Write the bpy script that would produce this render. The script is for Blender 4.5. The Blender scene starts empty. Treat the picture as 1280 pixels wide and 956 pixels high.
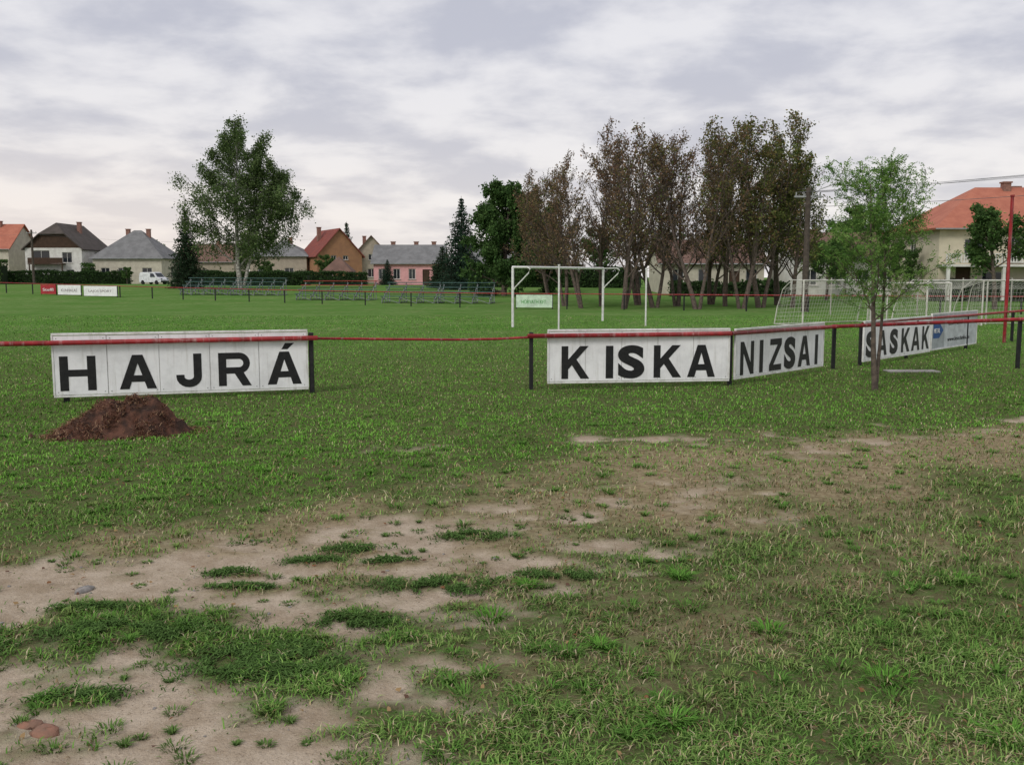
import bpy, math, random
import numpy as np
from mathutils import Vector, Matrix
rad = math.radians
scene = bpy.context.scene
COL = scene.collection
scene.view_settings.view_transform = 'Standard'
scene.view_settings.look = 'None'
scene.view_settings.exposure = 0

# ------------------------------------------------------------------ noise
_rs = np.random.RandomState(7)
_tab = _rs.rand(256, 256)
def vnoise(x, y):
    x = np.asarray(x, float); y = np.asarray(y, float)
    xi = np.floor(x).astype(int); yi = np.floor(y).astype(int)
    fx = x - xi; fy = y - yi
    fx = fx*fx*(3-2*fx); fy = fy*fy*(3-2*fy)
    a = _tab[xi & 255, yi & 255]; b = _tab[(xi+1) & 255, yi & 255]
    c = _tab[xi & 255, (yi+1) & 255]; d = _tab[(xi+1) & 255, (yi+1) & 255]
    return (a*(1-fx)+b*fx)*(1-fy)+(c*(1-fx)+d*fx)*fy
def fbm(x, y, o=4):
    s = 0; a = .5; t = 0
    for i in range(o):
        s = s + a*vnoise(x*2**i+17.3*i, y*2**i+9.1*i); t += a; a *= .5
    return s/t
def sstep(a, b, x):
    t = np.clip((x-a)/(b-a), 0, 1); return t*t*(3-2*t)

# ------------------------------------------------------------------ terrain functions
def gz(x, y):
    x = np.asarray(x, float); y = np.asarray(y, float)
    near = sstep(45, 20, y)
    return (0.9*sstep(62, 112, y) + near*(0.05*(fbm(x*.9, y*.9, 3)-.5) + .02*(fbm(x*5, y*5, 2)-.5)) - .02*dirt(x, y)*near)
CAPS = [(-7, 5.3, -3.3, 6.0, .6, 1.1), (-3.3, 6.0, -1.9, 6.6, .6, 1.08), (-1.9, 6.6, -.6, 7.3, .75, .92), (-.6, 7.3, .3, 8.0, .8, .72),
        (.2, 8.0, 1.6, 8.6, .9, .52), (-5, 3.3, -1.3, 3.8, .75, 1.15), (-4.2, 4.3, -1.5, 4.4, .5, 1.1), (-4.2, 4.9, -1.2, 4.7, .5, .85),
        (-1.7, 5.0, -.2, 6.5, .8, .84), (-3.2, 5.2, -1.2, 6.2, .7, .74), (.9, 11.9, 2.2, 11.75, .34, .6), (-1.45, 11.2, -1.05, 11.2, .26, .6),
        (7.4, 13.5, 9.5, 13.3, .45, .7), (-.6, 6.0, .9, 7.2, .6, .48), (-1.2, 3.6, -.6, 4.4, .5, .6), (3.0, 11.2, 6.5, 12.6, .7, .4)]
PATCH = [(-1.33, 4.85, .42, .26), (-2.2, 5.3, .6, .17), (-3.1, 5.05, .35, .2), (-.45, 6.1, .5, .13), (-.3, 7.35, .3, .14), (-1.45, 6.75, .25, .09),
         (-1.2, 7.0, .3, .1), (-2.0, 6.45, .2, .08), (-.95, 5.45, .3, .1), (-2.1, 4.5, .2, .08), (-.9, 6.7, .25, .07), (-1.75, 6.1, .3, .07), (-2.6, 5.7, .3, .07), (.3, 6.3, .3, .12)]
def capd(x, y, x0, y0, x1, y1):
    dx = x1-x0; dy = y1-y0
    t = np.clip(((x-x0)*dx+(y-y0)*dy)/(dx*dx+dy*dy), 0, 1)
    return np.hypot(x-x0-t*dx, y-y0-t*dy)
def dirt(x, y):
    x = np.asarray(x, float); y = np.asarray(y, float)
    wx = x + .5*(fbm(x*1.7+40, y*1.7, 4)-.5); wy = y + .5*(fbm(x*1.7, y*1.7+70, 4)-.5)
    D = np.zeros_like(wx)
    for (a, b, c, d, r, s) in CAPS:
        D = np.maximum(D, s*(1-.5*np.clip(capd(wx, wy, a, b, c, d)/r, 0, 2)))
    for (a, b, rx, ry) in PATCH:
        q = ((wx-a)/rx)**2+((wy-b)/ry)**2
        D = D - .85*np.exp(-q*1.1)
    n = fbm(x*3.3, y*4.2, 6)
    return sstep(.34, .82, D + 1.4*(n-.5))
def dry(x, y):
    x = np.asarray(x, float); y = np.asarray(y, float)
    g = np.exp(-(capd(x, y, -1.2, 7.0, 2.8, 9.6)/1.7)**2)*.95
    g = np.maximum(g, np.exp(-(capd(x, y, 2.0, 10.2, 12, 13.2)/1.6)**2)*1.0)
    g = np.maximum(g, np.exp(-(capd(x, y, -6, 6.2, -1.5, 7.5)/1.0)**2)*.55)
    g = np.maximum(g, .36*sstep(9.5, 7, y))
    g = g + 1.1*(fbm(x*1.3+5, y*1.3+3, 5)-.50)
    g = np.clip(g, 0, 1)
    return g*sstep(18, 13.5, y)+.2*sstep(13, 20, y)*sstep(.4, .7, fbm(x*.35, y*.2, 4))

# ------------------------------------------------------------------ material helpers
def newmat(name):
    m = bpy.data.materials.new(name); m.use_nodes = True
    nt = m.node_tree; nt.nodes.clear()
    out = nt.nodes.new('ShaderNodeOutputMaterial')
    return m, nt, out
def N(nt, t, **kw):
    n = nt.nodes.new(t)
    for k, v in kw.items(): setattr(n, k, v)
    return n
def mixc(nt, fac, a, b, blend='MIX'):
    n = nt.nodes.new('ShaderNodeMix'); n.data_type = 'RGBA'; n.blend_type = blend
    for sock, v in ((n.inputs[0], fac), (n.inputs[6], a), (n.inputs[7], b)):
        if isinstance(v, bpy.types.NodeSocket): nt.links.new(v, sock)
        elif isinstance(v, (int, float)): sock.default_value = v
        else: sock.default_value = (*v, 1)
    return n.outputs[2]
def noise(nt, scale, detail=4, rough=.55, vec=None):
    n = nt.nodes.new('ShaderNodeTexNoise'); n.inputs['Scale'].default_value = scale
    n.inputs['Detail'].default_value = detail; n.inputs['Roughness'].default_value = rough
    if vec is not None: nt.links.new(vec, n.inputs['Vector'])
    return n.outputs['Fac']
def ramp(nt, fac, a, b):
    n = nt.nodes.new('ShaderNodeMapRange'); n.interpolation_type = 'SMOOTHSTEP'
    n.inputs[1].default_value = a; n.inputs[2].default_value = b
    nt.links.new(fac, n.inputs[0]); return n.outputs[0]
def mat(name, c, rough=.75, c2=None, nscale=3, spread=(.35, .65), metal=0, bump=0, bscale=20, courses=0, streak=0, streakcol=(.12, .1, .08)):
    m, nt, out = newmat(name)
    b = N(nt, 'ShaderNodeBsdfPrincipled'); nt.links.new(b.outputs[0], out.inputs[0])
    tc = N(nt, 'ShaderNodeTexCoord'); ov = tc.outputs['Object']
    if c2 is None: c2 = tuple(v*.72 for v in c)
    col = mixc(nt, ramp(nt, noise(nt, nscale, 4, .65, ov), *spread), c2, c)
    if streak:
        mp = N(nt, 'ShaderNodeMapping'); mp.inputs['Scale'].default_value = (9, 9, .9); nt.links.new(ov, mp.inputs[0])
        s = ramp(nt, noise(nt, 1.6, 4, .6, mp.outputs[0]), .5, .78)
        mm = N(nt, 'ShaderNodeMath', operation='MULTIPLY'); nt.links.new(s, mm.inputs[0]); mm.inputs[1].default_value = streak
        col = mixc(nt, mm.outputs[0], col, streakcol)
    hsock = None
    if courses:
        w = N(nt, 'ShaderNodeTexWave'); w.wave_type = 'BANDS'; w.bands_direction = 'Z'; w.wave_profile = 'SAW'
        w.inputs['Scale'].default_value = courses; w.inputs['Distortion'].default_value = .6; nt.links.new(ov, w.inputs[0])
        col = mixc(nt, ramp(nt, w.outputs['Fac'], .0, .5), tuple(v*.55 for v in c), col)
        hsock = w.outputs['Fac']
    nt.links.new(col, b.inputs['Base Color'])
    b.inputs['Roughness'].default_value = rough; b.inputs['Metallic'].default_value = metal
    b.inputs['Specular IOR Level'].default_value = .3
    if bump:
        bp = N(nt, 'ShaderNodeBump'); bp.inputs['Strength'].default_value = bump; bp.inputs['Distance'].default_value = .02
        nt.links.new(hsock if hsock else noise(nt, bscale, 3, .6, ov), bp.inputs['Height'])
        nt.links.new(bp.outputs[0], b.inputs['Normal'])
    return m
def leafmat(name, trans=.35):
    m, nt, out = newmat(name)
    at = N(nt, 'ShaderNodeVertexColor', layer_name='Col')
    d = N(nt, 'ShaderNodeBsdfDiffuse'); nt.links.new(at.outputs[0], d.inputs[0])
    if trans == 0: nt.links.new(d.outputs[0], out.inputs[0]); return m
    t = N(nt, 'ShaderNodeBsdfTranslucent'); mx = N(nt, 'ShaderNodeMixShader')
    mx.inputs[0].default_value = trans
    nt.links.new(at.outputs[0], t.inputs[0])
    nt.links.new(d.outputs[0], mx.inputs[1]); nt.links.new(t.outputs[0], mx.inputs[2]); nt.links.new(mx.outputs[0], out.inputs[0])
    return m
M_leaf = leafmat('leaf', .35); M_blade = leafmat('grass_blade', 0)
M_bark = mat('bark', (.14, .11, .085), .9, (.07, .055, .045), 8)
M_birch = mat('birch_bark', (.5, .48, .44), .8, (.12, .1, .09), 6)
M_white = mat('white_paint', (.8, .8, .78), .5, (.62, .61, .57), 5, streak=.35)
M_net = mat('net_cord', (.66, .64, .58), .8)
M_board = mat('board_white', (.86, .86, .86), .45, (.72, .72, .72), 2.2, (.3, .6), streak=.42, streakcol=(.4, .38, .33))
M_black = mat('black_paint', (.012, .012, .013), .5, (.02, .02, .02), 14)
M_red = mat('red_paint', (.34, .02, .025), .45, (.2, .02, .02), 6, streak=.5, streakcol=(.5, .38, .36))
M_steel = mat('steel_grey', (.35, .36, .36), .5)
M_teal = mat('teal_paint', (.065, .14, .125), .6, (.05, .09, .085), 4)
M_tealdk = mat('bleacher_frame', (.3, .33, .32), .6, (.15, .17, .17), 4)
M_redplank = mat('red_plank', (.32, .05, .04), .6)
M_conc = mat('concrete', (.42, .4, .36), .9, (.3, .28, .25), 4, bump=.3)
M_wood = mat('pole_wood', (.1, .08, .065), .9, (.06, .048, .04), 5, bump=.4)
M_cable = mat('cable_grey', (.16, .16, .17), .6)
M_glass, _nt, _o = newmat('window_glass')
_b = N(_nt, 'ShaderNodeBsdfPrincipled'); _b.inputs['Base Color'].default_value = (.02, .025, .03, 1); _b.inputs['Roughness'].default_value = .08
_nt.links.new(_b.outputs[0], _o.inputs[0])
M_frame = mat('window_frame', (.7, .68, .64), .6)
M_darkwood = mat('dark_wood', (.07, .04, .025), .8)

# ------------------------------------------------------------------ mesh helpers
def link(o, parent=None):
    COL.objects.link(o)
    if parent is not None: o.parent = parent
    return o
def empty(name, loc=(0, 0, 0), rz=0):
    e = bpy.data.objects.new(name, None); e.empty_display_size = .3
    e.location = loc; e.rotation_euler = (0, 0, rz); return link(e)
def pymesh(name, verts, faces, mats, parent=None, mi=None, smooth=False):
    me = bpy.data.meshes.new(name); me.from_pydata([tuple(v) for v in verts], [], faces)
    for m in (mats if isinstance(mats, (list, tuple)) else [mats]): me.materials.append(m)
    if mi is not None: me.polygons.foreach_set('material_index', mi)
    if smooth: me.polygons.foreach_set('use_smooth', [True]*len(me.polygons))
    me.update(); return link(bpy.data.objects.new(name, me), parent)
def quadmesh(name, V, Q, mats, mi=None, col=None, smooth=None):
    V = np.asarray(V, np.float32); Q = np.asarray(Q, np.int32)
    me = bpy.data.meshes.new(name)
    me.vertices.add(len(V)); me.vertices.foreach_set('co', V.ravel())
    me.loops.add(Q.size); me.loops.foreach_set('vertex_index', Q.ravel())
    me.polygons.add(len(Q)); me.polygons.foreach_set('loop_start', np.arange(0, Q.size, 4, dtype=np.int32))
    me.polygons.foreach_set('loop_total', np.full(len(Q), 4, np.int32))
    for m in mats: me.materials.append(m)
    if mi is not None: me.polygons.foreach_set('material_index', np.asarray(mi, np.int32))
    if smooth is not None: me.polygons.foreach_set('use_smooth', np.asarray(smooth, bool))
    if col is not None:
        ca = me.color_attributes.new('Col', 'FLOAT_COLOR', 'POINT')
        c4 = np.ones((len(V), 4), np.float32); c4[:, :3] = col; ca.data.foreach_set('color', c4.ravel())
    me.update(calc_edges=True); me.validate()
    return me
BF = [(0, 3, 2, 1), (4, 5, 6, 7), (0, 1, 5, 4), (1, 2, 6, 5), (2, 3, 7, 6), (3, 0, 4, 7)]
class MB:
    def __init__(s): s.v = []; s.f = []
    def box(s, c, d, R=None):
        x, y, z = d[0]/2, d[1]/2, d[2]/2; n = len(s.v)
        for p in ((-x, -y, -z), (x, -y, -z), (x, y, -z), (-x, y, -z), (-x, -y, z), (x, -y, z), (x, y, z), (-x, y, z)):
            p = Vector(p)
            if R is not None: p = R @ p
            s.v.append(p+Vector(c))
        s.f += [tuple(n+i for i in q) for q in BF]; return s
    def beam(s, a, b, w, h=None):
        a = Vector(a); b = Vector(b); d = b-a
        R = d.to_track_quat('X', 'Z').to_matrix()
        return s.box((a+b)/2, (d.length, w, h or w), R)
    def tube(s, pts, r, sides=8, cap=True):
        pts = [Vector(p) for p in pts]; n0 = len(s.v)
        rs = r if isinstance(r, (list, tuple)) else [r]*len(pts)
        for i, p in enumerate(pts):
            d = (pts[min(i+1, len(pts)-1)]-pts[max(i-1, 0)]).normalized()
            u = d.cross(Vector((0, 0, 1)) if abs(d.z) < .9 else Vector((1, 0, 0))).normalized(); w = d.cross(u)
            for k in range(sides):
                a = 2*math.pi*k/sides; s.v.append(p+(u*math.cos(a)+w*math.sin(a))*rs[i])
        for i in range(len(pts)-1):
            for k in range(sides):
                k2 = (k+1) % sides
                s.f.append((n0+i*sides+k, n0+i*sides+k2, n0+(i+1)*sides+k2, n0+(i+1)*sides+k))
        if cap:
            s.f.append(tuple(n0+k for k in range(sides))); e = n0+(len(pts)-1)*sides
            s.f.append(tuple(e+k for k in reversed(range(sides))))
        return s
    def obj(s, name, m, parent=None, bevel=0, smooth=False):
        o = pymesh(name, s.v, s.f, m, parent, smooth=smooth)
        if bevel:
            b = o.modifiers.new('b', 'BEVEL'); b.width = bevel; b.segments = 2
        return o
def text(name, body, parent, x, z, w, h, m, off=.03, y=-.03):
    cu = bpy.data.curves.new(name, 'FONT'); cu.body = body; cu.offset = off; cu.extrude = .003
    t = bpy.data.objects.new(name+'_tmp', cu); COL.objects.link(t)
    dg = bpy.context.evaluated_depsgraph_get(); me = bpy.data.meshes.new_from_object(t.evaluated_get(dg))
    bpy.data.objects.remove(t)
    co = np.zeros(len(me.vertices)*3); me.vertices.foreach_get('co', co); co = co.reshape(-1, 3)
    mn = co.min(0); mx = co.max(0)
    out = np.zeros_like(co)
    out[:, 0] = x + (co[:, 0]-(mn[0]+mx[0])/2)/(mx[0]-mn[0])*w
    out[:, 2] = z + (co[:, 1]-mn[1])/(mx[1]-mn[1])*h
    out[:, 1] = y - co[:, 2]
    me.vertices.foreach_set('co', out.ravel()); me.materials.clear(); me.materials.append(m); me.update()
    o = bpy.data.objects.new(name, me); return link(o, parent)
def stroke(name, parent, pts, wd, m, y=-.017):
    """flat painted stroke of constant width through 2-D points (x,z)"""
    pts = [Vector(p) for p in pts]; L = []; R = []
    for i, p in enumerate(pts):
        d = (pts[min(i+1, len(pts)-1)]-pts[max(i-1, 0)]).normalized(); nn = Vector((-d.y, d.x))*wd/2
        L.append(p+nn); R.append(p-nn)
    v = [(q.x, y, q.y) for q in L]+[(q.x, y, q.y) for q in R]; n = len(pts)
    f = [(i, i+n, i+n+1, i+1) for i in range(n-1)]
    return pymesh(name, v, f, m, parent)

# ------------------------------------------------------------------ GROUND
def geom(a, b, s0, k):
    out = []; p = a; s = s0
    while p < b: out.append(p); s *= k; p += s
    out.append(b); return out
xs = np.concatenate([-np.array(geom(9, 900, .1, 1.13))[::-1], np.arange(-8.95, 13, .07), np.array(geom(13, 900, .1, 1.13))])
ys = np.concatenate([-np.array(geom(0, 60, .3, 1.3))[::-1], np.arange(.5, 3, .25), np.arange(3, 16, .05), np.array(geom(16, 1400, .08, 1.04))])
XX, YY = np.meshgrid(xs, ys)
ZZ = gz(XX, YY)
nx, ny = len(xs), len(ys)
idx = np.arange(nx*ny).reshape(ny, nx)
Q = np.stack([idx[:-1, :-1], idx[:-1, 1:], idx[1:, 1:], idx[1:, :-1]], -1).reshape(-1, 4)
V = np.stack([XX, YY, ZZ], -1).reshape(-1, 3)
Cg = np.zeros((len(V), 3)); Cg[:, 0] = dirt(V[:, 0], V[:, 1]); Cg[:, 1] = dry(V[:, 0], V[:, 1])
m, nt, out = newmat('ground_grass_dirt')
b = N(nt, 'ShaderNodeBsdfDiffuse'); nt.links.new(b.outputs[0], out.inputs[0])
tc = N(nt, 'ShaderNodeTexCoord'); ov = tc.outputs['Object']
at = N(nt, 'ShaderNodeVertexColor', layer_name='Col'); sp = N(nt, 'ShaderNodeSeparateColor'); nt.links.new(at.outputs[0], sp.inputs[0])
sxyz = N(nt, 'ShaderNodeSeparateXYZ'); nt.links.new(ov, sxyz.inputs[0])
farf = ramp(nt, sxyz.outputs[1], 14, 42)
fine = noise(nt, 70, 3, .7, ov); medium = noise(nt, 11, 4, .7, ov)
neargrass = mixc(nt, ramp(nt, medium, .35, .65), (.11, .10, .05), (.075, .15, .032))
neargrass = mixc(nt, ramp(nt, fine, .48, .72), neargrass, (.2, .165, .1))
fargrass = mixc(nt, ramp(nt, noise(nt, .22, 4, .7, ov), .35, .65), (.10, .205, .045), (.16, .25, .08))
fargrass = mixc(nt, ramp(nt, noise(nt, 2.5, 4, .75, ov), .4, .65), fargrass, (.095, .185, .042))
mm = N(nt, 'ShaderNodeMath', operation='MULTIPLY'); nt.links.new(ramp(nt, noise(nt, .6, 4, .7, ov), .52, .72), mm.inputs[0]); mm.inputs[1].default_value = .5
fargrass = mixc(nt, mm.outputs[0], fargrass, (.22, .22, .1))
gcol = mixc(nt, farf, neargrass, fargrass)
drycol = mixc(nt, ramp(nt, medium, .35, .65), (.23, .18, .105), (.36, .29, .18))
gcol = mixc(nt, ramp(nt, sp.outputs[1], .2, 1.0), gcol, drycol)
sand = mixc(nt, ramp(nt, noise(nt, 3, 4, .7, ov), .3, .7), (.35, .275, .195), (.54, .45, .345))
sand = mixc(nt, ramp(nt, fine, .52, .74), sand, (.24, .18, .125))
vor = N(nt, 'ShaderNodeTexVoronoi'); vor.inputs['Scale'].default_value = 38; nt.links.new(ov, vor.inputs['Vector'])
peb = N(nt, 'ShaderNodeMapRange'); peb.inputs[1].default_value = .1; peb.inputs[2].default_value = .18; peb.inputs[3].default_value = .5; peb.inputs[4].default_value = 0
nt.links.new(vor.outputs['Distance'], peb.inputs[0]); sand = mixc(nt, peb.outputs[0], sand, (.6, .54, .46))
gcol = mixc(nt, sp.outputs[0], gcol, sand)
nt.links.new(gcol, b.inputs['Color'])
bp = N(nt, 'ShaderNodeBump'); bp.inputs['Strength'].default_value = .8; bp.inputs['Distance'].default_value = .03
nt.links.new(noise(nt, 32, 4, .75, ov), bp.inputs['Height']); nt.links.new(bp.outputs[0], b.inputs['Normal'])
me = quadmesh('ground', V, Q, [m], col=Cg, smooth=np.ones(len(Q)))
link(bpy.data.objects.new('ground', me))

# ------------------------------------------------------------------ GRASS
rs = np.random.RandomState(3)
def blades(P, h, w, lean, col, ang=None):
    n = len(P)
    a = rs.rand(n)*2*math.pi if ang is None else ang
    u = np.stack([np.cos(a), np.sin(a), np.zeros(n)], -1); f = np.stack([-np.sin(a), np.cos(a), np.zeros(n)], -1)
    up = np.array([0, 0, 1.])
    h = h[:, None]; w = w[:, None]; lean = lean[:, None]
    b0 = P; m0 = P+up*h*.6+f*lean*h*.35; t0 = P+up*h*(1-.25*lean)+f*lean*h*1.0
    V = np.stack([b0-u*w*.5, b0+u*w*.5, m0-u*w*.45, m0+u*w*.45, t0-u*w*.08, t0+u*w*.08], 1)
    i = np.arange(n)[:, None]*6
    Q = np.concatenate([i+np.array([[0, 1, 3, 2]]), i+np.array([[2, 3, 5, 4]])], 0)
    C = np.repeat(col[:, None, :], 6, 1).copy()
    return V.reshape(-1, 3), Q, C.reshape(-1, 3)
NB = 480000
Yb = np.exp(rs.uniform(math.log(2.9), math.log(50), NB)); Xb = rs.uniform(-.75, .8, NB)*Yb
D = dirt(Xb, Yb); Dr = dry(Xb, Yb)
cl = fbm(Xb*4.5+3, Yb*4.5, 4)
nearw = sstep(12, 8, Yb)
keep = rs.rand(NB) < np.clip(1.0-1.12*D+.03, .02, 1)*(1-.6*np.clip(Dr, 0, 1)*sstep(15, 10, Yb))*np.clip((.5+1.6*(cl-.28))*(1-nearw)+nearw*(.12+3.0*(cl-.30)), .12, 1)
Xb, Yb, D, Dr, cl = Xb[keep], Yb[keep], D[keep], Dr[keep], cl[keep]
n = len(Xb)
tall = sstep(.5, 4.0, Xb)*sstep(10.5, 6.5, Yb)
lush = np.clip(sstep(8.3, 10.5, Yb+.12*Xb*-1)+.35*sstep(.5, -2, Xb)+.6*(fbm(Xb*.8+30, Yb*.8, 4)-.45), 0, 1)
h = (.015+.02*rs.rand(n)+.042*cl*cl)*(1+.4*tall)+.003*lush
h *= (1-.45*D); h *= np.where(rs.rand(n) < .015+.02*tall, 1.8, 1)
w = (.0036+.002*rs.rand(n))*(1+Yb*.075)
pal_l = np.array([[.115, .29, .035], [.09, .23, .03], [.17, .34, .06]])
pal_n = np.array([[.13, .225, .055], [.09, .165, .04], [.2, .275, .085]])
pal_d = np.array([[.35, .29, .165], [.24, .175, .095], [.4, .35, .22]])
k = rs.randint(0, 3, n)
lu = lush[:, None]
col = pal_l[k]*lu+pal_n[k]*(1-lu)
isd = rs.rand(n) < np.clip(.05+.55*Dr*(1-.3*lush), 0, .8)
col = np.where(isd[:, None], pal_d[k], col)
bigv = .65+.8*fbm(Xb*1.1, Yb*1.1, 4)
col = col*bigv[:, None]*(.72+.56*rs.rand(n))[:, None]
P = np.stack([Xb, Yb, gz(Xb, Yb)-.003], -1)
parts = [blades(P, h, w, .4+rs.rand(n)*1.4, col)]
def rosette(cx, cy, r, cnt, hh, ww, c):
    a = rs.rand(cnt)*2*math.pi; q = np.sqrt(rs.rand(cnt))*r
    x = cx+np.cos(a)*q*.6; y = cy+np.sin(a)*q*.6
    P = np.stack([x, y, gz(x, y)], -1)
    cc = np.array(c)[None]*(.65+.7*rs.rand(cnt))[:, None]
    parts.append(blades(P, hh*(.6+.7*rs.rand(cnt)), ww*(.7+.6*rs.rand(cnt)), .6+rs.rand(cnt), cc, ang=a-math.pi/2))
for (cx, cy, r) in [(-.12, 5.55, .17), (.73, 4.15, .15), (.49, 5.05, .12), (1.15, 6.3, .12), (.1, 6.1, .1), (1.9, 4.6, .2), (2.2, 4.0, .2), (1.5, 5.3, .14), (3.0, 6.2, .2)]:
    rosette(cx, cy, r, 110, .052, .0085, (.105, .24, .04))
for i in range(480):
    yy = math.exp(rs.uniform(math.log(3.3), math.log(15))); xx = rs.uniform(-.6, .65)*yy
    if dirt(xx, yy) > .5: continue
    rosette(xx, yy, rs.uniform(.04, .16), 45, rs.uniform(.022, .05), .0075, (.095, .2, .04) if rs.rand() < .75 else (.17, .24, .07))
for i in range(220):
    yy = rs.uniform(3.6, 9); xx = rs.uniform(-.62, .15)*yy
    if dirt(xx, yy) < .4: continue
    rosette(xx, yy, rs.uniform(.02, .12), 55, rs.uniform(.012, .03), .006, (.1, .17, .045))
cnt = 1500
x = rs.uniform(-.2, 4.6, cnt); y = rs.uniform(3.3, 9, cnt); kk = (fbm(x*1.5, y*1.5, 3) > .48) & (dirt(x, y) < .3); x = x[kk]; y = y[kk]; cnt = len(x)
parts.append(blades(np.stack([x, y, gz(x, y)], -1), .05+.07*rs.rand(cnt), .0026+.001*rs.rand(cnt), .2+.8*rs.rand(cnt), np.array([[.26, .25, .11], [.18, .22, .07], [.15, .1, .06]])[rs.randint(0, 3, cnt)]))
for (a, bb, rx, ry) in PATCH:
    cnt = int(46000*rx*ry)
    x = a+rs.randn(cnt)*rx*.45; y = bb+rs.randn(cnt)*ry*.55
    kk = fbm(x*6, y*6, 4) > .43; x = x[kk]; y = y[kk]; cnt = len(x)
    P = np.stack([x, y, gz(x, y)+rs.rand(cnt)*.02], -1)
    c = np.array([[.08, .145, .04]])*(.5+.9*rs.rand(cnt))[:, None]
    parts.append(blades(P, .012+.018*rs.rand(cnt), .006+.004*rs.rand(cnt), 1+rs.rand(cnt)*1.5, c))
cnt = 900
x = rs.uniform(-5, 7, cnt); y = rs.uniform(3.4, 13, cnt)
parts.append(blades(np.stack([x, y, gz(x, y)+.012], -1), .008+.01*rs.rand(cnt), .014+.02*rs.rand(cnt), 1.5+rs.rand(cnt), np.array([[.2, .1, .05], [.3, .2, .1], [.12, .07, .05]])[rs.randint(0, 3, cnt)]))
Vs = []; Qs = []; Cs = []; o = 0
for (v, q, c) in parts:
    Vs.append(v); Qs.append(q+o); Cs.append(c); o += len(v)
me = quadmesh('grass', np.concatenate(Vs), np.concatenate(Qs), [M_blade], col=np.concatenate(Cs))
link(bpy.data.objects.new('grass', me))

# loose stones
random.seed(4)
def stone_geo(s, n0=0, off=(0, 0, 0)):
    v = []; f = []; R = 6; S = 9; ra = random.random()*6; ca, sa = math.cos(ra), math.sin(ra)
    for i in range(R+1):
        for j in range(S):
            th = math.pi*i/R; ph = 2*math.pi*j/S; r = 1+random.uniform(-.14, .14)
            x = s[0]*r*math.sin(th)*math.cos(ph); y = s[1]*r*math.sin(th)*math.sin(ph)
            v.append((x*ca-y*sa+off[0], x*sa+y*ca+off[1], s[2]*r*math.cos(th)+off[2]))
    for i in range(R):
        for j in range(S): f.append((n0+i*S+j, n0+i*S+(j+1) % S, n0+(i+1)*S+(j+1) % S, n0+(i+1)*S+j))
    return v, f
def stones(name, lst, m, parent=None):
    V = []; F = []
    for (x, y, z, s) in lst:
        v, f = stone_geo(s, len(V), (x, y, z)); V += v; F += f
    return pymesh(name, V, F, m, parent, smooth=True)
M_stone = mat('stone', (.3, .28, .26), .9, (.18, .17, .16), 20, bump=.4)
M_brickst = mat('brick_fragment', (.3, .15, .1), .9, (.22, .13, .09), 12, bump=.6)
def gs(x, y, s): return (x, y, float(gz(x, y))+s[2]*.2, s)
stones('stone', [gs(-2.85, 6.1, (.08, .05, .025))], M_stone)
stones('brick_fragment', [gs(-2.14, 4.12, (.085, .06, .022))], M_brickst)
stones('brick_fragment', [gs(-2.25, 4.2, (.06, .045, .016))], M_brickst)
rb = random.Random(9); lst = []
for i in range(140):
    x = rb.uniform(-3.5, 1.5); y = rb.uniform(3.6, 9)
    if dirt(x, y) > .4: s = rb.uniform(.005, .018); lst.append(gs(x, y, (s, s*.7, s*.5)))
stones('gravel', lst, M_stone)

# ------------------------------------------------------------------ SOIL HEAP
def heap():
    f = []; R = 50; S = 110
    cx, cy = -5.12, 12.3
    def bump_(x, y, a, b_, r, hh): return hh*math.exp(-(((x-a)/r)**2+((y-b_)/(r*.8))**2))
    g = np.zeros((R+1, S, 3))
    for i in range(R+1):
        for j in range(S):
            a = 2*math.pi*j/S; r = 1.0*i/R; rr = 1+.14*math.sin(a*2+.7)+.09*math.sin(5*a)+.05*math.sin(9*a+1)
            x = r*rr*1.0*math.cos(a); y = r*rr*.66*math.sin(a)
            z = bump_(x, y, .2, .05, .38, .34)+bump_(x, y, -.2, -.05, .38, .2)+bump_(x, y, .55, -.05, .26, .14)+bump_(x, y, -.55, 0, .3, .09)+.09*(1-r*r)
            g[i, j] = (x, y, z*(1-r**4))
    X = g[..., 0].copy(); Y = g[..., 1].copy()
    core = np.clip(g[..., 2]/.1, 0, 1)
    g[..., 2] += core*(.26*(fbm(X*4+9, Y*4, 4)-.5)+.14*(fbm(X*14, Y*14, 3)-.5))-.012
    for i in range(R):
        for j in range(S): f.append((i*S+j, i*S+(j+1) % S, (i+1)*S+(j+1) % S, (i+1)*S+j))
    ms = mat('compost_soil', (.135, .062, .04), .95, (.045, .026, .02), 7, bump=1, bscale=60)
    root = empty('soil_heap', (cx, cy, float(gz(cx, cy))))
    pymesh('mound', g.reshape(-1, 3), f, ms, root, smooth=True)
    n = 9000
    ii = (np.sqrt(rs.rand(n))*R*.99).astype(int); jj = rs.randint(0, S, n)
    P = g[ii, jj]+rs.randn(n, 3)*[.015, .015, .005]
    kk = fbm(P[:, 0]*5, P[:, 1]*5, 3) > .40; P = P[kk]; n = len(P)
    c = np.array([[.2, .1, .06], [.1, .05, .035], [.32, .21, .13], [.15, .07, .045]])[rs.randint(0, 4, n)]
    V, Q, C = blades(P, .02+.05*rs.rand(n)**2, .005+.006*rs.rand(n), 1+rs.rand(n)*1.8, c)
    link(bpy.data.objects.new('dry_stalks', quadmesh('dry_stalks', V, Q, [M_blade], col=C)), root)
    lst = []
    for i in range(34):
        a = rb.random()*6.28; r = rb.uniform(.6, 1.2); s = rb.uniform(.015, .045); lst.append((r*math.cos(a), r*.7*math.sin(a), .012, (s, s*.8, s*.6)))
    stones('clods', lst, ms, root)
heap()

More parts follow.
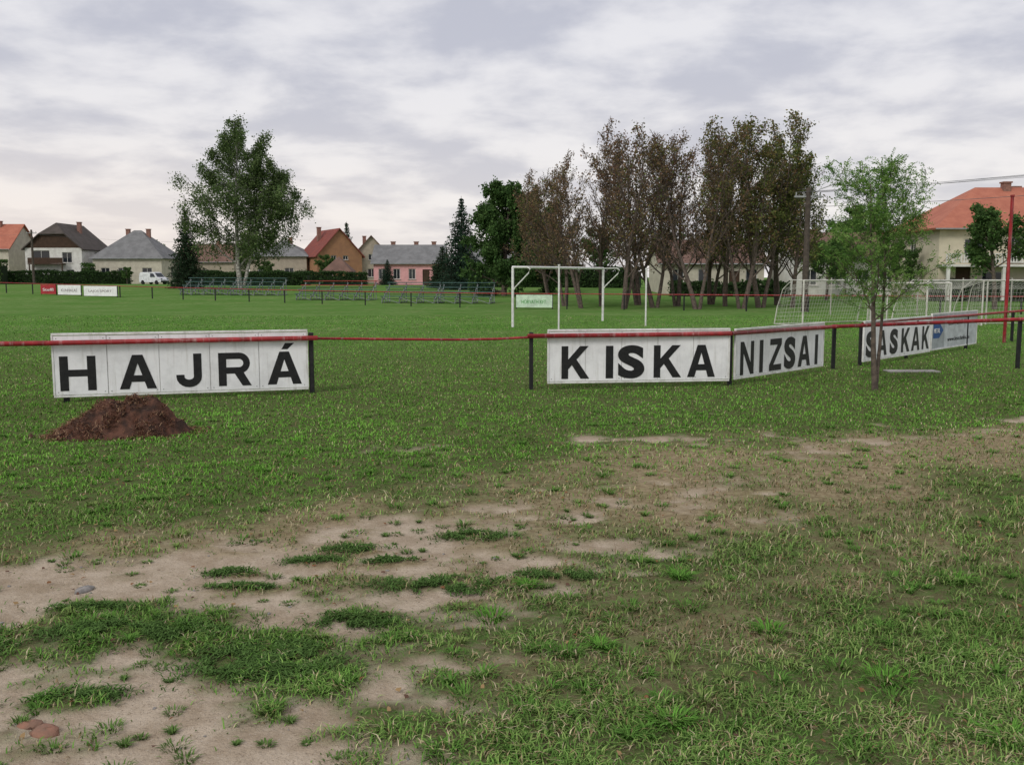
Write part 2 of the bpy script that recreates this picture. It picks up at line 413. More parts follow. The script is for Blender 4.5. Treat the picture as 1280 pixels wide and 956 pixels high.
# ------------------------------------------------------------------ FENCE + BOARDS
AL = [(0, 0), (.36, 1), (.5, 1), (.5, .76), (.385, .40), (.5, .40), (.5, .21), (.325, .21), (.26, 0)]
GLY = {'H': [[(0, 0), (0, 1), (.24, 1), (.24, .61), (.76, .61), (.76, 1), (1, 1), (1, 0), (.76, 0), (.76, .41), (.24, .41), (.24, 0)]],
       'N': [[(0, 0), (0, 1), (.25, 1), (.76, .36), (.76, 1), (1, 1), (1, 0), (.75, 0), (.24, .64), (.24, 0)]],
       'Z': [[(0, 0), (0, .19), (.66, .81), (.05, .81), (.05, 1), (1, 1), (1, .81), (.34, .19), (1, .19), (1, 0)]],
       'K': [[(0, 0), (0, 1), (.24, 1), (.24, .59), (.66, 1), (.97, 1), (.54, .59), (1, 0), (.69, 0), (.37, .42), (.24, .29), (.24, 0)]],
       'I': [[(0, 0), (0, 1), (1, 1), (1, 0)]],
       'A': [AL, [(1-a, b) for a, b in reversed(AL)]]}
GLY['Á'] = GLY['A']+[[(.42, 1.07), (.53, 1.26), (.80, 1.26), (.60, 1.07)]]
def glyph(e, ch, k, cx, zt, w, cap):
    nm = 'letter_%s_%d' % (ch.replace('Á', 'A'), k); y = -.0155
    if ch == 'J':
        wd_ = .13; r = w/2-wd_/2; pts = [(cx+r, zt+cap), (cx+r, zt+.22)]
        for q in range(11):
            a = -math.pi*q/10; pts.append((cx+r*math.cos(a), zt+wd_/2+.115+.115*math.sin(a)))
        pts.append((cx-r, zt+.215)); return stroke(nm, e, pts, wd_, M_black)
    if ch == 'R':
        x0 = cx-w/2; s = cap/.57
        P = lambda l: [(x0+a, y, zt+b*s) for a, b in l]
        pymesh(nm+'_stem', P([(0, 0), (0, .57), (.13, .57), (.13, 0)]), [(0, 3, 2, 1)], M_black, e)
        pts = [(x0+.13, zt+.515*s), (x0+.34, zt+.515*s)]
        for q in range(1, 12):
            a = math.pi/2-math.pi*q/12; pts.append((x0+.34+.125*math.cos(a), zt+(.39+.125*math.sin(a))*s))
        pts += [(x0+.34, zt+.265*s), (x0+.13, zt+.265*s)]
        stroke(nm+'_bowl', e, pts, .11, M_black, y=y)
        return pymesh(nm+'_leg', [(a, y-.001, b) for a, _, b in P([(.24, .25), (.40, .25), (.54, 0), (.39, 0)])], [(0, 3, 2, 1)], M_black, e)
    if ch == 'S': return text(nm, ch, e, cx, zt-.008, w, cap+.016, M_black, off=.05, y=-.015)
    v = []; f = []
    for poly in GLY[ch]:
        n = len(v); v += [(cx-w/2+a*w, y, zt+b*cap) for a, b in poly]; f.append(tuple(range(n, n+len(poly))))
    return pymesh(nm, v, f, M_black, e)
def board(name, p0, p1, z0, z1, letters, cap, zt, nsub=5):
    p0 = Vector((p0[0], p0[1], 0)); p1 = Vector((p1[0], p1[1], 0)); d = p1-p0; L = d.length
    e = empty(name, p0, math.atan2(d.y, d.x))
    mb = MB(); wd = L/nsub
    for i in range(nsub):
        mb.box((wd*(i+.5), rb.uniform(-.003, .003), (z0+z1)/2), (wd-.012, .02, z1-z0-.05))
    mb.obj('panel_sheets', M_board, e, bevel=.003)
    fr = MB()
    fr.box((L/2, .0, z1-.0), (L+.04, .05, .035)); fr.box((L/2, 0, z0), (L+.04, .045, .03))
    fr.box((-.01, 0, (z0+z1)/2), (.03, .044, z1-z0-.04)); fr.box((L+.01, 0, (z0+z1)/2), (.03, .044, z1-z0-.04))
    for i in range(1, nsub): fr.box((wd*i, .018, (z0+z1)/2), (.03, .02, z1-z0-.04))
    fr.obj('frame', M_white, e, bevel=.004)
    bolts = MB()
    for i in range(nsub):
        for zz in (z0+.07, z1-.07):
            for xx in (wd*i+.05, wd*(i+1)-.05): bolts.box((xx, -.014, zz), (.014, .006, .014))
    bolts.obj('bolts', M_steel, e)
    for k, (ch, x, w) in enumerate(letters): glyph(e, ch, k, x*L, zt, w, cap)
    return e, L
board('painted_letter_board', (-7.47, 15.33), (-3.6, 16.5), .10, 1.12,
      [('H', .088, .55), ('A', .315, .58), ('J', .515, .41), ('R', .70, .54), ('Á', .905, .58)], .57, .19)
board('painted_letter_board', (.67, 17.2), (4.06, 17.66), .12, 1.08,
      [('K', .145, .52), ('I', .332, .14), ('S', .452, .5), ('K', .655, .53), ('A', .845, .54)], .6, .19)
board('painted_letter_board', (4.22, 17.8), (6.76, 20.5), .13, 1.06,
      [('N', .115, .52), ('I', .265, .14), ('Z', .42, .5), ('S', .585, .48), ('A', .76, .56), ('I', .91, .14)], .64, .18)
board('painted_letter_board', (8.15, 21.85), (11.0, 24.85), .10, 1.02,
      [('S', .09, .52), ('A', .25, .58), ('S', .42, .48), ('K', .60, .54), ('Á', .76, .56), ('K', .925, .5)], .6, .18)
e = empty('sponsor_board', (11.08, 24.93, 0), math.atan2(2.67, 2.5)); L = 3.6
M_grey = mat('board_grey', (.42, .45, .47), .5); M_blue = mat('board_blue', (.02, .09, .3), .5)
M_greyl = mat('board_light', (.6, .63, .65), .5)
MB().box((L/2, 0, .6), (L, .02, .92)).obj('panel', M_greyl, e)
fr = MB(); fr.box((L/2, 0, 1.075), (L+.06, .05, .03)); fr.box((L/2, 0, .125), (L+.06, .05, .03)); fr.box((-.02, 0, .6), (.03, .05, .92)); fr.box((L+.02, 0, .6), (.03, .05, .92)); fr.obj('frame', M_white, e)
pymesh('left_field', [(0.02, -.013, .16), (.95, -.013, .16), (.95, -.013, 1.04), (.02, -.013, 1.04)], [(0, 1, 2, 3)], M_grey, e)
pymesh('arrow', [(.1, -.017, .42), (.55, -.017, .42), (.85, -.017, .62), (.55, -.017, .82), (.1, -.017, .82)], [(0, 1, 2, 3, 4)], M_blue, e)
text('lettering_top', 'METAL', e, .36, .56, .45, .12, M_white, y=-.02, off=.01); text('lettering', 'LESTCHINKA', e, 2.1, .74, 1.7, .13, M_black, y=-.014, off=.0)
text('lettering_web', 'www.lestchinka.hu', e, 2.1, .3, 1.8, .11, M_black, y=-.014, off=.0)

fence = empty('pitch_fence')
pm = MB()
posts = [(-15.5, 13.4, 1.05), (-11.4, 14.35, 1.05), (-7.35, 15.46, 1.0), (-3.53, 16.56, 1.08), (.35, 17.15, 1.05), (4.12, 17.78, 1.04), (7.17, 21.0, 1.0),
         (11.4, 21.2, 1.15), (15.5, 21.0, 1.2), (8.1, 21.9, .98), (10.02, 23.95, .95), (13.0, 27.0, .95), (16, 30.2, .95), (19, 33.3, .95)]
for (x, y, hh) in posts: pm.box((x, y, hh/2-.05), (.075, .075, hh+.1))
pm.obj('posts', M_black, fence, bevel=.006)
rl = MB()
rl.tube([(-18, 12.75, .99), (-11.4, 14.25, .99), (-7.5, 15.22, .985), (-3.4, 16.48, .99)], .042, 10)
rl.tube([(.28, 17.06, .985), (2, 17.28, .99), (4.1, 17.62, 1.0)], .042, 10)
rl.tube([(4.1, 17.66, 1.0), (6.9, 20.6, .96), (7.2, 20.92, .96)], .042, 10)
rl.tube([(7.15, 20.93, .955), (11.4, 21.12, 1.11), (16, 20.95, 1.2)], .042, 10)
rl.tube([(8.1, 21.83, .97), (10.05, 23.87, .98), (13.0, 26.92, .96), (19, 33.2, .96)], .035, 8)
rl.tube([(-3.5, 16.5, .98), (-2.2, 16.68, .955), (-1.0, 16.85, .935), (-.3, 16.95, .94), (.33, 17.06, .965)], .022, 8)
rl.obj('rails', M_red, fence, smooth=True)
MB().box((8.7, 20.45, .008), (1.1, .4, .04)).obj('concrete_slab', M_conc, None, bevel=.01)

# ------------------------------------------------------------------ GOALS
def net_grid(name, c00, c10, c11, c01, nu, nv, parent, th=.009, sag=.0, m=None):
    c00, c10, c11, c01 = map(Vector, (c00, c10, c11, c01)); v = []; f = []
    for j in range(nv+1):
        for i in range(nu+1):
            a = i/nu; bb = j/nv
            p = c00.lerp(c10, a).lerp(c01.lerp(c11, a), bb)
            p.z -= sag*math.sin(math.pi*a)*math.sin(math.pi*bb); v.append(p)
    for j in range(nv):
        for i in range(nu): q = j*(nu+1)+i; f.append((q, q+1, q+nu+2, q+nu+1))
    o = pymesh(name, v, f, m or M_net, parent)
    w = o.modifiers.new('w', 'WIREFRAME'); w.thickness = th; w.use_even_offset = False; w.use_replace = True; return o
g = empty('football_goal'); mb = MB()
A = Vector((.03, 38.7, 0)); B = Vector((4.25, 44.3, 0)); up = Vector((0, 0, 2.44)); pr = Vector((.79, -.61, 0))
mb.tube([A-Vector((0, 0, .1)), A+up], .055, 10); mb.tube([B-Vector((0, 0, .1)), B+up], .055, 10); mb.tube([A+up, B+up], .055, 10)
mb.obj('posts_and_crossbar', M_white, g, smooth=False)
mb = MB()
for p in (A, B):
    t = p+up
    mb.tube([t, t+pr*.75, t+pr*.88+Vector((0, 0, -.08)), t+pr*.8+Vector((0, 0, -.25)), p+pr*.12+Vector((0, 0, 1.62)), p+Vector((0, 0, 1.45))], .028, 8)
mb.tube([A+up+pr*.86, B+up+pr*.86], .014, 6)
mb.obj('net_brackets', M_white, g)
for (x, y, hh) in ((1.83, 37.0, 2.47), (5.6, 39.6, 2.35)):
    MB().tube([(x, y, -.1), (x, y, hh)], .035, 8).tube([(x, y, hh), (x, y, hh+.06)], .05, 8).obj('net_pole', M_white)
def small_goal(p, rz, w=3.0, hh=2.0, dep=1.1, nm='training_goal'):
    e = empty(nm, (p[0], p[1], 0), rz); mb = MB()
    for s in (-w/2, w/2):
        mb.tube([(s, 0, -.02), (s, 0, hh)], .035, 8)
        mb.tube([(s, 0, hh), (s, dep*.45, hh+.02), (s, dep*.8, hh*.8), (s, dep, hh*.4), (s, dep*1.1, .03)], .022, 7)
        mb.tube([(s, 0, .04), (s, dep*1.1, .04)], .018, 7)
    mb.tube([(-w/2, 0, hh), (w/2, 0, hh)], .035, 8); mb.tube([(-w/2, dep*1.1, .04), (w/2, dep*1.1, .04)], .018, 7)
    mb.obj('frame', M_net, e)
    net_grid('net_back', (-w/2, dep*1.08, .05), (w/2, dep*1.08, .05), (w/2, dep*.8, hh*.8), (-w/2, dep*.8, hh*.8), int(w/.16), 9, e)
    net_grid('net_top', (-w/2, dep*.8, hh*.8), (w/2, dep*.8, hh*.8), (w/2, .0, hh), (-w/2, 0, hh), int(w/.16), 6, e, sag=.05)
    for s in (-w/2, w/2): net_grid('net_side', (s, 0, .05), (s, dep*1.08, .05), (s, dep*.8, hh*.8), (s, 0, hh), 6, 10, e)
small_goal((14.3, 40.5), rad(28), 5.0, 1.9, 1.5)
small_goal((16.2, 38.5), rad(-14), 3.0, 1.8)
small_goal((18.6, 39.5), rad(38), 5.0, 1.9, 1.4)
small_goal((21.4, 40), rad(5), 3.2, 1.9)

# ------------------------------------------------------------------ FAR FENCE + BLEACHERS + BANNERS
ff = [(-84, 112), (-55, 94), (-30, 79), (-14, 69.8), (0, 61.5), (14, 56.5), (24, 53), (36, 50)]
fe = empty('far_pitch_fence'); pr_ = MB(); po = MB()
def G(x, y): return float(gz(x, y))
for i in range(len(ff)-1):
    a = Vector((*ff[i], G(*ff[i])+.97)); b_ = Vector((*ff[i+1], G(*ff[i+1])+.97))
    k = max(1, round((b_-a).length/4))
    for j in range(k):
        p = a.lerp(b_, j/k); q = a.lerp(b_, (j+1)/k); p.z = G(p.x, p.y)+.97; q.z = G(q.x, q.y)+.97
        pr_.tube([p, q], .035, 6); po.box((p.x, p.y+.06, p.z-.5), (.08, .08, 1.05))
pr_.obj('rails', M_red, fe); po.obj('posts', M_black, fe)
def banner(x, y, w, hh, m, txt=None, tm=None, rz=rad(-30)):
    e = empty('advertising_banner', (x, y, G(x, y)), rz)
    MB().box((0, -.15, .5), (w, .04, hh)).obj('panel', m, e)
    MB().box((-w/2, -.1, .45), (.06, .06, 1)).box((w/2, -.1, .45), (.06, .06, 1)).obj('legs', M_black, e)
    if txt: text('lettering', txt, e, 0, .34, w*.7, hh*.3, tm, y=-.18, off=0)
M_banred = mat('banner_red', (.42, .03, .04), .5); M_txtgrey = mat('faded_lettering', (.3, .25, .27), .6)
banner(-42, 86.2, 2.2, .85, M_banred, 'Steffl', M_board); banner(-39.4, 84.7, 3.2, .85, M_board, 'KUNHALAS', M_txtgrey)
banner(-35.6, 82.3, 4.4, .85, M_board, 'LAJOS SPORT', M_txtgrey)
M_green = mat('green_letters', (.08, .4, .08), .5); M_pale = mat('board_palegreen', (.62, .78, .6), .5)
banner(1.45, 60.8, 2.35, .8, M_pale, 'HORVATH KFT.', M_green, rad(-12))
def bleacher(x, y, w, rz, red=False):
    e = empty('spectator_bleacher', (x, y, G(x, y)), rz); fr = MB(); pl = MB(); pl2 = MB()
    k = max(2, int(w/1.1))
    for i in range(k+1):
        s = -w/2+w*i/k
        fr.beam((s, -1.3, .1), (s, 1.2, 1.35), .05)
        for r in range(4):
            yy = -1.2+r*.7; zz = .48+r*.34
            fr.box((s, yy, zz/2), (.05, .05, zz))
        fr.beam((s, -1.3, .05), (s, 1.2, .05), .05)
        if i < k: fr.beam((s, -1.22, .42), (s+w/k, -1.22, .0), .04)
    for r in range(4):
        yy = -1.2+r*.7; zz = .5+r*.34
        (pl2 if red and r > 1 else pl).box((0, yy, zz), (w+.2, .3, .06))
        pl.box((0, yy+.35, zz-.2), (w+.2, .26, .04))
    fr.obj('frame', M_tealdk, e); pl.obj('bench_planks', M_teal, e)
    if red: pl2.obj('red_planks', M_redplank, e)
bleacher(-27.6, 86.5, 4.4, rad(-6)); bleacher(-22.8, 85.5, 4.4, rad(-6))
bleacher(-14.2, 77, 6.0, rad(-8), True)
bleacher(-7.6, 72, 4.0, rad(-8)); bleacher(-3.4, 71.3, 3.9, rad(-8))

# ------------------------------------------------------------------ HOUSES
def wall(name, w, h, ops, m, parent, M4, gable=0):
    X = sorted({-w/2, w/2, *[o[0]-o[2]/2 for o in ops], *[o[0]+o[2]/2 for o in ops]})
    Z = sorted({0, h, *[o[1] for o in ops], *[o[1]+o[3] for o in ops]})
    v = []; f = []
    def q(*p):
        n = len(v); v.extend(p); f.append(tuple(range(n, n+len(p))))
    for i in range(len(X)-1):
        for j in range(len(Z)-1):
            cx = (X[i]+X[i+1])/2; cz = (Z[j]+Z[j+1])/2
            if any(abs(cx-o[0]) < o[2]/2 and o[1] < cz < o[1]+o[3] for o in ops): continue
            q((X[i], 0, Z[j]), (X[i+1], 0, Z[j]), (X[i+1], 0, Z[j+1]), (X[i], 0, Z[j+1]))
    if gable: q((-w/2, 0, h), (w/2, 0, h), (0, 0, h+gable))
    dd = .18
    for o in ops:
        a, b2, z0, z1 = o[0]-o[2]/2, o[0]+o[2]/2, o[1], o[1]+o[3]
        q((a, 0, z0), (a, 0, z1), (a, dd, z1), (a, dd, z0)); q((b2, 0, z0), (b2, dd, z0), (b2, dd, z1), (b2, 0, z1))
        q((a, 0, z1), (b2, 0, z1), (b2, dd, z1), (a, dd, z1)); q((a, 0, z0), (a, dd, z0), (b2, dd, z0), (b2, 0, z0))
    o_ = pymesh(name, v, f, m, parent); o_.matrix_local = M4
    if ops:
        v2 = []; f2 = []; fr = MB(); dr = MB(); sl = MB()
        for o in ops:
            a, b2, z0, z1 = o[0]-o[2]/2, o[0]+o[2]/2, o[1], o[1]+o[3]
            if len(o) > 4 and o[4] == 'door': dr.box((o[0], dd-.02, (z0+z1)/2), (o[2], .05, o[3])); continue
            n = len(v2); v2 += [(a, dd, z0), (b2, dd, z0), (b2, dd, z1), (a, dd, z1)]; f2.append((n, n+1, n+2, n+3))
            t = .08
            fr.box((a+t/2, dd-.05, (z0+z1)/2), (t, .06, o[3])); fr.box((b2-t/2, dd-.05, (z0+z1)/2), (t, .06, o[3]))
            fr.box((o[0], dd-.05, z0+t/2), (o[2]-2*t, .058, t)); fr.box((o[0], dd-.05, z1-t/2), (o[2]-2*t, .058, t))
            fr.box((o[0], dd-.05, (z0+z1)/2), (.06, .05, o[3]-2*t))
            sl.box((o[0], -.04, z0-.04), (o[2]+.2, .12, .06))
        if v2:
            for ob in (pymesh('window_glass', v2, f2, M_glass, parent), fr.obj('window_frames', M_frame, parent), sl.obj('window_sills', M_conc, parent)): ob.matrix_local = M4
        if dr.v: dr.obj('door', M_darkwood, parent).matrix_local = M4
def house(name, x, y, w, d, h, ridge, kind, wm, rm, front=(), right=(), left=(), rz=0, chim=(), over=.4, gablem=None):
    e = empty(name, (x, y, G(x, y)-.1), rz)
    T = Matrix.Translation; Rz = lambda a: Matrix.Rotation(a, 4, 'Z')
    gx = ridge-h if kind == 'gable_x' else 0; gy = ridge-h if kind == 'gable_y' else 0
    wall('front_wall', w, h, list(front), wm, e, T((0, -d/2, 0)), gy)
    wall('back_wall', w, h, [], wm, e, T((0, d/2, 0)) @ Rz(math.pi), gy)
    wall('right_wall', d, h, list(right), wm, e, T((w/2, 0, 0)) @ Rz(math.pi/2), gx)
    wall('left_wall', d, h, list(left), wm, e, T((-w/2, 0, 0)) @ Rz(-math.pi/2), gx)
    o = over; W = w/2+o; Dp = d/2+o
    if kind == 'gable_x':
        s = (ridge-h)/(d/2); z0 = h-s*o+.05; z1 = ridge+.05
        v = [(-W, -Dp, z0), (W, -Dp, z0), (W, 0, z1), (-W, 0, z1), (W, Dp, z0), (-W, Dp, z0)]; f = [(0, 1, 2, 3), (3, 2, 4, 5)]
    elif kind == 'gable_y':
        s = (ridge-h)/(w/2); z0 = h-s*o+.05; z1 = ridge+.05
        v = [(-W, -Dp, z0), (0, -Dp, z1), (0, Dp, z1), (-W, Dp, z0), (W, -Dp, z0), (W, Dp, z0)]; f = [(0, 1, 2, 3), (1, 4, 5, 2)]
    elif kind == 'halfhip':
        s = (ridge-h)/(w/2); z0 = h-s*o+.05; z1 = ridge+.05; c = .42; zc = z0+(z1-z0)*(1-c); xc = W*c
        v = [(-W, -Dp, z0), (-xc, -Dp, zc), (xc, -Dp, zc), (W, -Dp, z0), (0, -Dp+xc*.9, z1), (0, Dp, z1), (-W, Dp, z0), (W, Dp, z0)]
        f = [(0, 1, 4, 5, 6), (1, 2, 4), (2, 3, 7, 5, 4)]
        pymesh('gable_boarding', [(-w/2+.02, -d/2+.05, h), (w/2-.02, -d/2+.05, h), (xc-.1, -d/2+.05, zc-.05), (-xc+.1, -d/2+.05, zc-.05)], [(0, 1, 2, 3)], gablem or wm, e)
    else:
        z0 = h; z1 = ridge; m_ = min(w, d)/2+o
        a = max(0.05, W-m_)
        v = [(-W, -Dp, z0), (W, -Dp, z0), (W, Dp, z0), (-W, Dp, z0), (-a, 0, z1), (a, 0, z1)]; f = [(0, 1, 5, 4), (1, 2, 5), (2, 3, 4, 5), (3, 0, 4)]
    r = pymesh('roof', v, f, rm, e); so = r.modifiers.new('s', 'SOLIDIFY'); so.thickness = .16; so.offset = 0
    gu = MB(); gu.tube([(-W, -Dp-.06, z0), (W, -Dp-.06, z0)], .06, 6)
    if kind != 'gable_y' and kind != 'halfhip': gu.obj('gutter', M_steel, e)
    for (cx, cy, ct) in chim:
        MB().box((cx, cy, ct-1), (.6, .6, 2.2)).box((cx, cy, ct+.15), (.75, .75, .12)).obj('chimney', M_chim, e)
    return e
M_chim = mat('chimney_brick', (.3, .16, .12), .9, (.2, .11, .09), 6)
w_white = mat('render_white', (.72, .71, .66), .9, (.58, .56, .52), 1.2); w_cream = mat('render_cream', (.56, .52, .42), .9, (.46, .42, .34), 1.2)
w_beige = mat('render_beige', (.42, .36, .28), .9, (.34, .29, .23), 1.2); w_orange = mat('render_orange', (.36, .19, .1), .9, (.3, .16, .09), 1.2)
w_pink = mat('render_pink', (.74, .38, .38), .9, (.64, .33, .33), 1.2); w_grey = mat('render_grey', (.33, .31, .28), .9)
w_yel = mat('render_yellow', (.62, .56, .42), .9, (.52, .47, .35), 1)
r_grey = mat('roof_grey', (.24, .24, .24), .85, (.17, .17, .17), 1, courses=4, bump=.5); r_dark = mat('roof_dark', (.11, .09, .08), .85, (.07, .06, .05), 1, courses=4, bump=.5)
r_red = mat('roof_red', (.27, .07, .05), .85, (.19, .055, .045), 1, courses=4, bump=.5); r_org = mat('roof_orange', (.52, .19, .12), .8, (.42, .14, .09), .8, courses=3.2, bump=.6)
r_brn = mat('roof_brown', (.22, .13, .1), .85, (.15, .09, .07), 1, courses=4, bump=.5)
house('red_roof_house', -90.5, 162, 15, 10, 6.0, 10.0, 'gable_x', w_cream, r_org, [(-4, 1, 1.4, 1.5), (0, 1, 1.4, 1.5), (5, 1, 1.4, 1.5), (0, 4, 1.4, 1.4), (5, 4, 1.4, 1.4)], chim=[(4, -.5, 10.4)])
house('balcony_house', -74.4, 160, 9.2, 11, 5.9, 9.9, 'halfhip', w_white, r_dark, [(-2.6, .9, 1.3, 1.5), (0, .9, 1.3, 1.5), (2.6, .9, 1.3, 1.5), (-2, 3.5, 2.8, 2), (2.2, 3.5, 1.6, 1.7)],
      [(-2, 1, 1.3, 1.4), (2, 1, 1.3, 1.4), (0, 4, 1.3, 1.3)], chim=[(1.5, 1, 10.2)], gablem=M_darkwood)
e = empty('house_balcony', (-74.4, 154.4, G(0, 155)))
MB().box((-.8, -.6, 3.2), (5.6, 1.2, .15)).box((-.8, -1.15, 3.75), (5.6, .08, .9)).box((-3.4, -1.1, 1.6), (.15, .15, 3.1)).box((1.9, -1.1, 1.6), (.15, .15, 3.1)).obj('balcony_rail', M_darkwood, e)
house('hip_roof_house', -62.7, 160, 11.2, 10, 4.2, 8.9, 'hip', w_cream, r_grey, [(-3.6, 1.2, 1.4, 1.5), (-.8, 1.2, 1.4, 1.5), (3.2, 1.2, 1.6, 1.5)], [(0, 1.2, 1.4, 1.5)], chim=[(-1.6, 0, 9), (1.8, 0, 9)])
house('bungalow', -54, 172, 10, 9, 4.0, 7.0, 'gable_x', w_beige, r_brn, [(0, 1, 1.4, 1.5)], chim=[(1, 0, 7.5)])
house('beige_house', -38.6, 162, 9.4, 10, 4.6, 7.3, 'hip', w_beige, r_grey, [(-2.6, 1.2, 1.5, 1.5), (1.8, 1.2, 1.5, 1.5)], [(0, 1.2, 1.4, 1.5)], chim=[(1, 0, 7.7)])
house('orange_gable_house', -30.5, 160, 7.6, 10, 4.8, 9.0, 'gable_y', w_orange, r_red, [(-1.8, 1, 1.3, 1.5), (1.8, 1, 1.3, 1.5), (-1, 4.0, .9, .7), (1, 4.0, .9, .7)], [(-2, 1.2, 1.3, 1.4), (2, 1.2, 1.3, 1.4)], rz=rad(28), chim=[(-1.6, 1, 9.3)])
house('tan_gable_house', -24.2, 163, 4.6, 9, 5.5, 8.0, 'gable_y', w_beige, r_brn, [(0, 1.2, 1.3, 1.4), (0, 4, 1, 1)], rz=rad(10), chim=[(-1, 1, 8)])
house('pink_house', -14.9, 140, 9.8, 8, 3.3, 5.8, 'gable_x', w_pink, r_grey, [(-3.7, .9, 1.0, 1.5), (-1.6, .9, 1.0, 1.5), (.6, .9, 1.0, 1.5), (2.6, .0, 1.0, 2.3, 'door'), (4.1, .9, .9, 1.5)], [(0, 1, 1.1, 1.4)], chim=[(-2.6, .5, 6.2), (.8, .5, 6.2), (3.4, .5, 6.2)])
house('grey_roof_house', -4.6, 158, 8, 8, 3.6, 6.4, 'gable_x', w_grey, r_grey, [(-1, 1, 1.2, 1.4)], chim=[(1, 0, 6.6)])
house('cream_house', 18.6, 92, 9.5, 8, 2.9, 5.0, 'gable_x', w_cream, r_brn, [(-3.2, .9, 1.1, 1.4), (-.8, .9, 1.1, 1.4), (2, .0, 1, 2.1, 'door'), (3.6, .9, 1.1, 1.4)], chim=[(2, 0, 5.2)])
house('white_house', 29.8, 88, 9.5, 8, 3.5, 5.6, 'gable_x', w_white, r_brn, [(-3.4, .9, 1.2, 1.4), (-1.2, .9, 1.2, 1.4), (1.2, .9, 1.2, 1.4), (3.4, .9, 1.2, 1.4)], [(0, 1, 1.2, 1.4)], chim=[(-2, 0, 5.8)])
house('white_house', 41, 98, 9, 8, 3.6, 5.9, 'gable_x', w_white, r_brn, [(-3, .9, 1.2, 1.4), (1, .9, 1.2, 1.4)])
h10 = house('balcony_villa', 41.6, 80, 16, 10, 5.6, 9.2, 'hip', w_yel, r_org, [(-6.0, .6, 1.2, 2.1, 'door'), (-3.4, 1.0, 2.2, 1.3), (.6, 1.0, 2.0, 1.3), (-5.2, 3.35, 1.6, 1.5), (-2.0, 3.0, 1.2, 2.0), (1.5, 3.5, 2, 1.3), (5.5, 3.5, 2, 1.3), (5.5, 1, 2, 1.3)],
      left=[(0, 1, 1.3, 1.3), (0, 3.6, 1.3, 1.3)], over=.6, chim=[(-.6, -.3, 9.5), (.6, .5, 9.2)])
MB().box((-3.5, -5.75, 2.75), (9, 1.5, .18)).obj('balcony_slab', w_white, h10)
mb = MB(); mb.box((-3.5, -6.45, 3.65), (9, .06, .06)); mb.box((-3.5, -6.45, 3.0), (9, .06, .05))
for i in range(41): mb.box((-8+9*i/40, -6.45, 3.3), (.12, .03, .7))
for x in (-7.8, -3.5, .8): mb.box((x, -6.35, 1.35), (.22, .22, 2.6))
mb.obj('balcony_railing', w_white, h10)
e = empty('garden_gazebo', (-26.0, 143, G(0, 143)))
pymesh('roof', [(-2.3, -2.3, 1.9), (2.3, -2.3, 1.9), (2.3, 2.3, 1.9), (-2.3, 2.3, 1.9), (0, 0, 4.2)], [(0, 1, 4), (1, 2, 4), (2, 3, 4), (3, 0, 4)], r_brn, e)
mb = MB()
for a in (-2, 2):
    for c in (-2, 2): mb.box((a, c, .95), (.15, .15, 1.9))
mb.box((0, -2, .5), (3.8, .08, .8)); mb.obj('posts', M_darkwood, e)

# ------------------------------------------------------------------ VAN
def van(x, y, rz):
    e = empty('white_van', (x, y, G(x, y)), rz)
    M_car = mat('car_white', (.75, .76, .78), .25); M_tyre = mat('tyre', (.02, .02, .02), .9)
    prof = [(-2.15, .3), (-2.2, .9), (-2.1, 1.65), (-1.9, 1.83), (.5, 1.86), (.85, 1.75), (1.45, 1.12), (2.1, .95), (2.25, .7), (2.25, .32)]
    n = len(prof); v = [(a, -.85*(1 if z < 1.2 else .93), z) for a, z in prof]+[(a, .85*(1 if z < 1.2 else .93), z) for a, z in prof]
    f = [tuple(range(n)), tuple(reversed(range(n, 2*n)))]+[(i, i+n, (i+1) % n+n, (i+1) % n) for i in range(n)]
    o = pymesh('body', v, f, M_car, e); bb = o.modifiers.new('b', 'BEVEL'); bb.width = .06; bb.segments = 3
    for s in (-1, 1):
        pymesh('side_window', [(.15, s*.875, 1.12), (1.2, s*.875, 1.12), (.78, s*.82, 1.65), (.15, s*.815, 1.68)], [(0, 1, 2, 3)], M_glass, e)
    pymesh('windscreen', [(1.5, -.68, 1.14), (1.5, .68, 1.14), (.93, .62, 1.74), (.93, -.62, 1.74)], [(0, 1, 2, 3)], M_glass, e)
    for a in (-1.4, 1.4):
        for s in (-.8, .8): MB().tube([(a, s-.1, .32), (a, s+.1, .32)], .32, 18).obj('wheel', M_tyre, e)
    MB().box((2.24, 0, .45), (.12, 1.6, .22)).obj('bumper', M_tyre, e)
    MB().box((2.17, .62, .82), (.12, .28, .16)).box((2.17, -.62, .82), (.12, .28, .16)).obj('headlights', M_glass, e)
van(-54.7, 145, rad(-25))

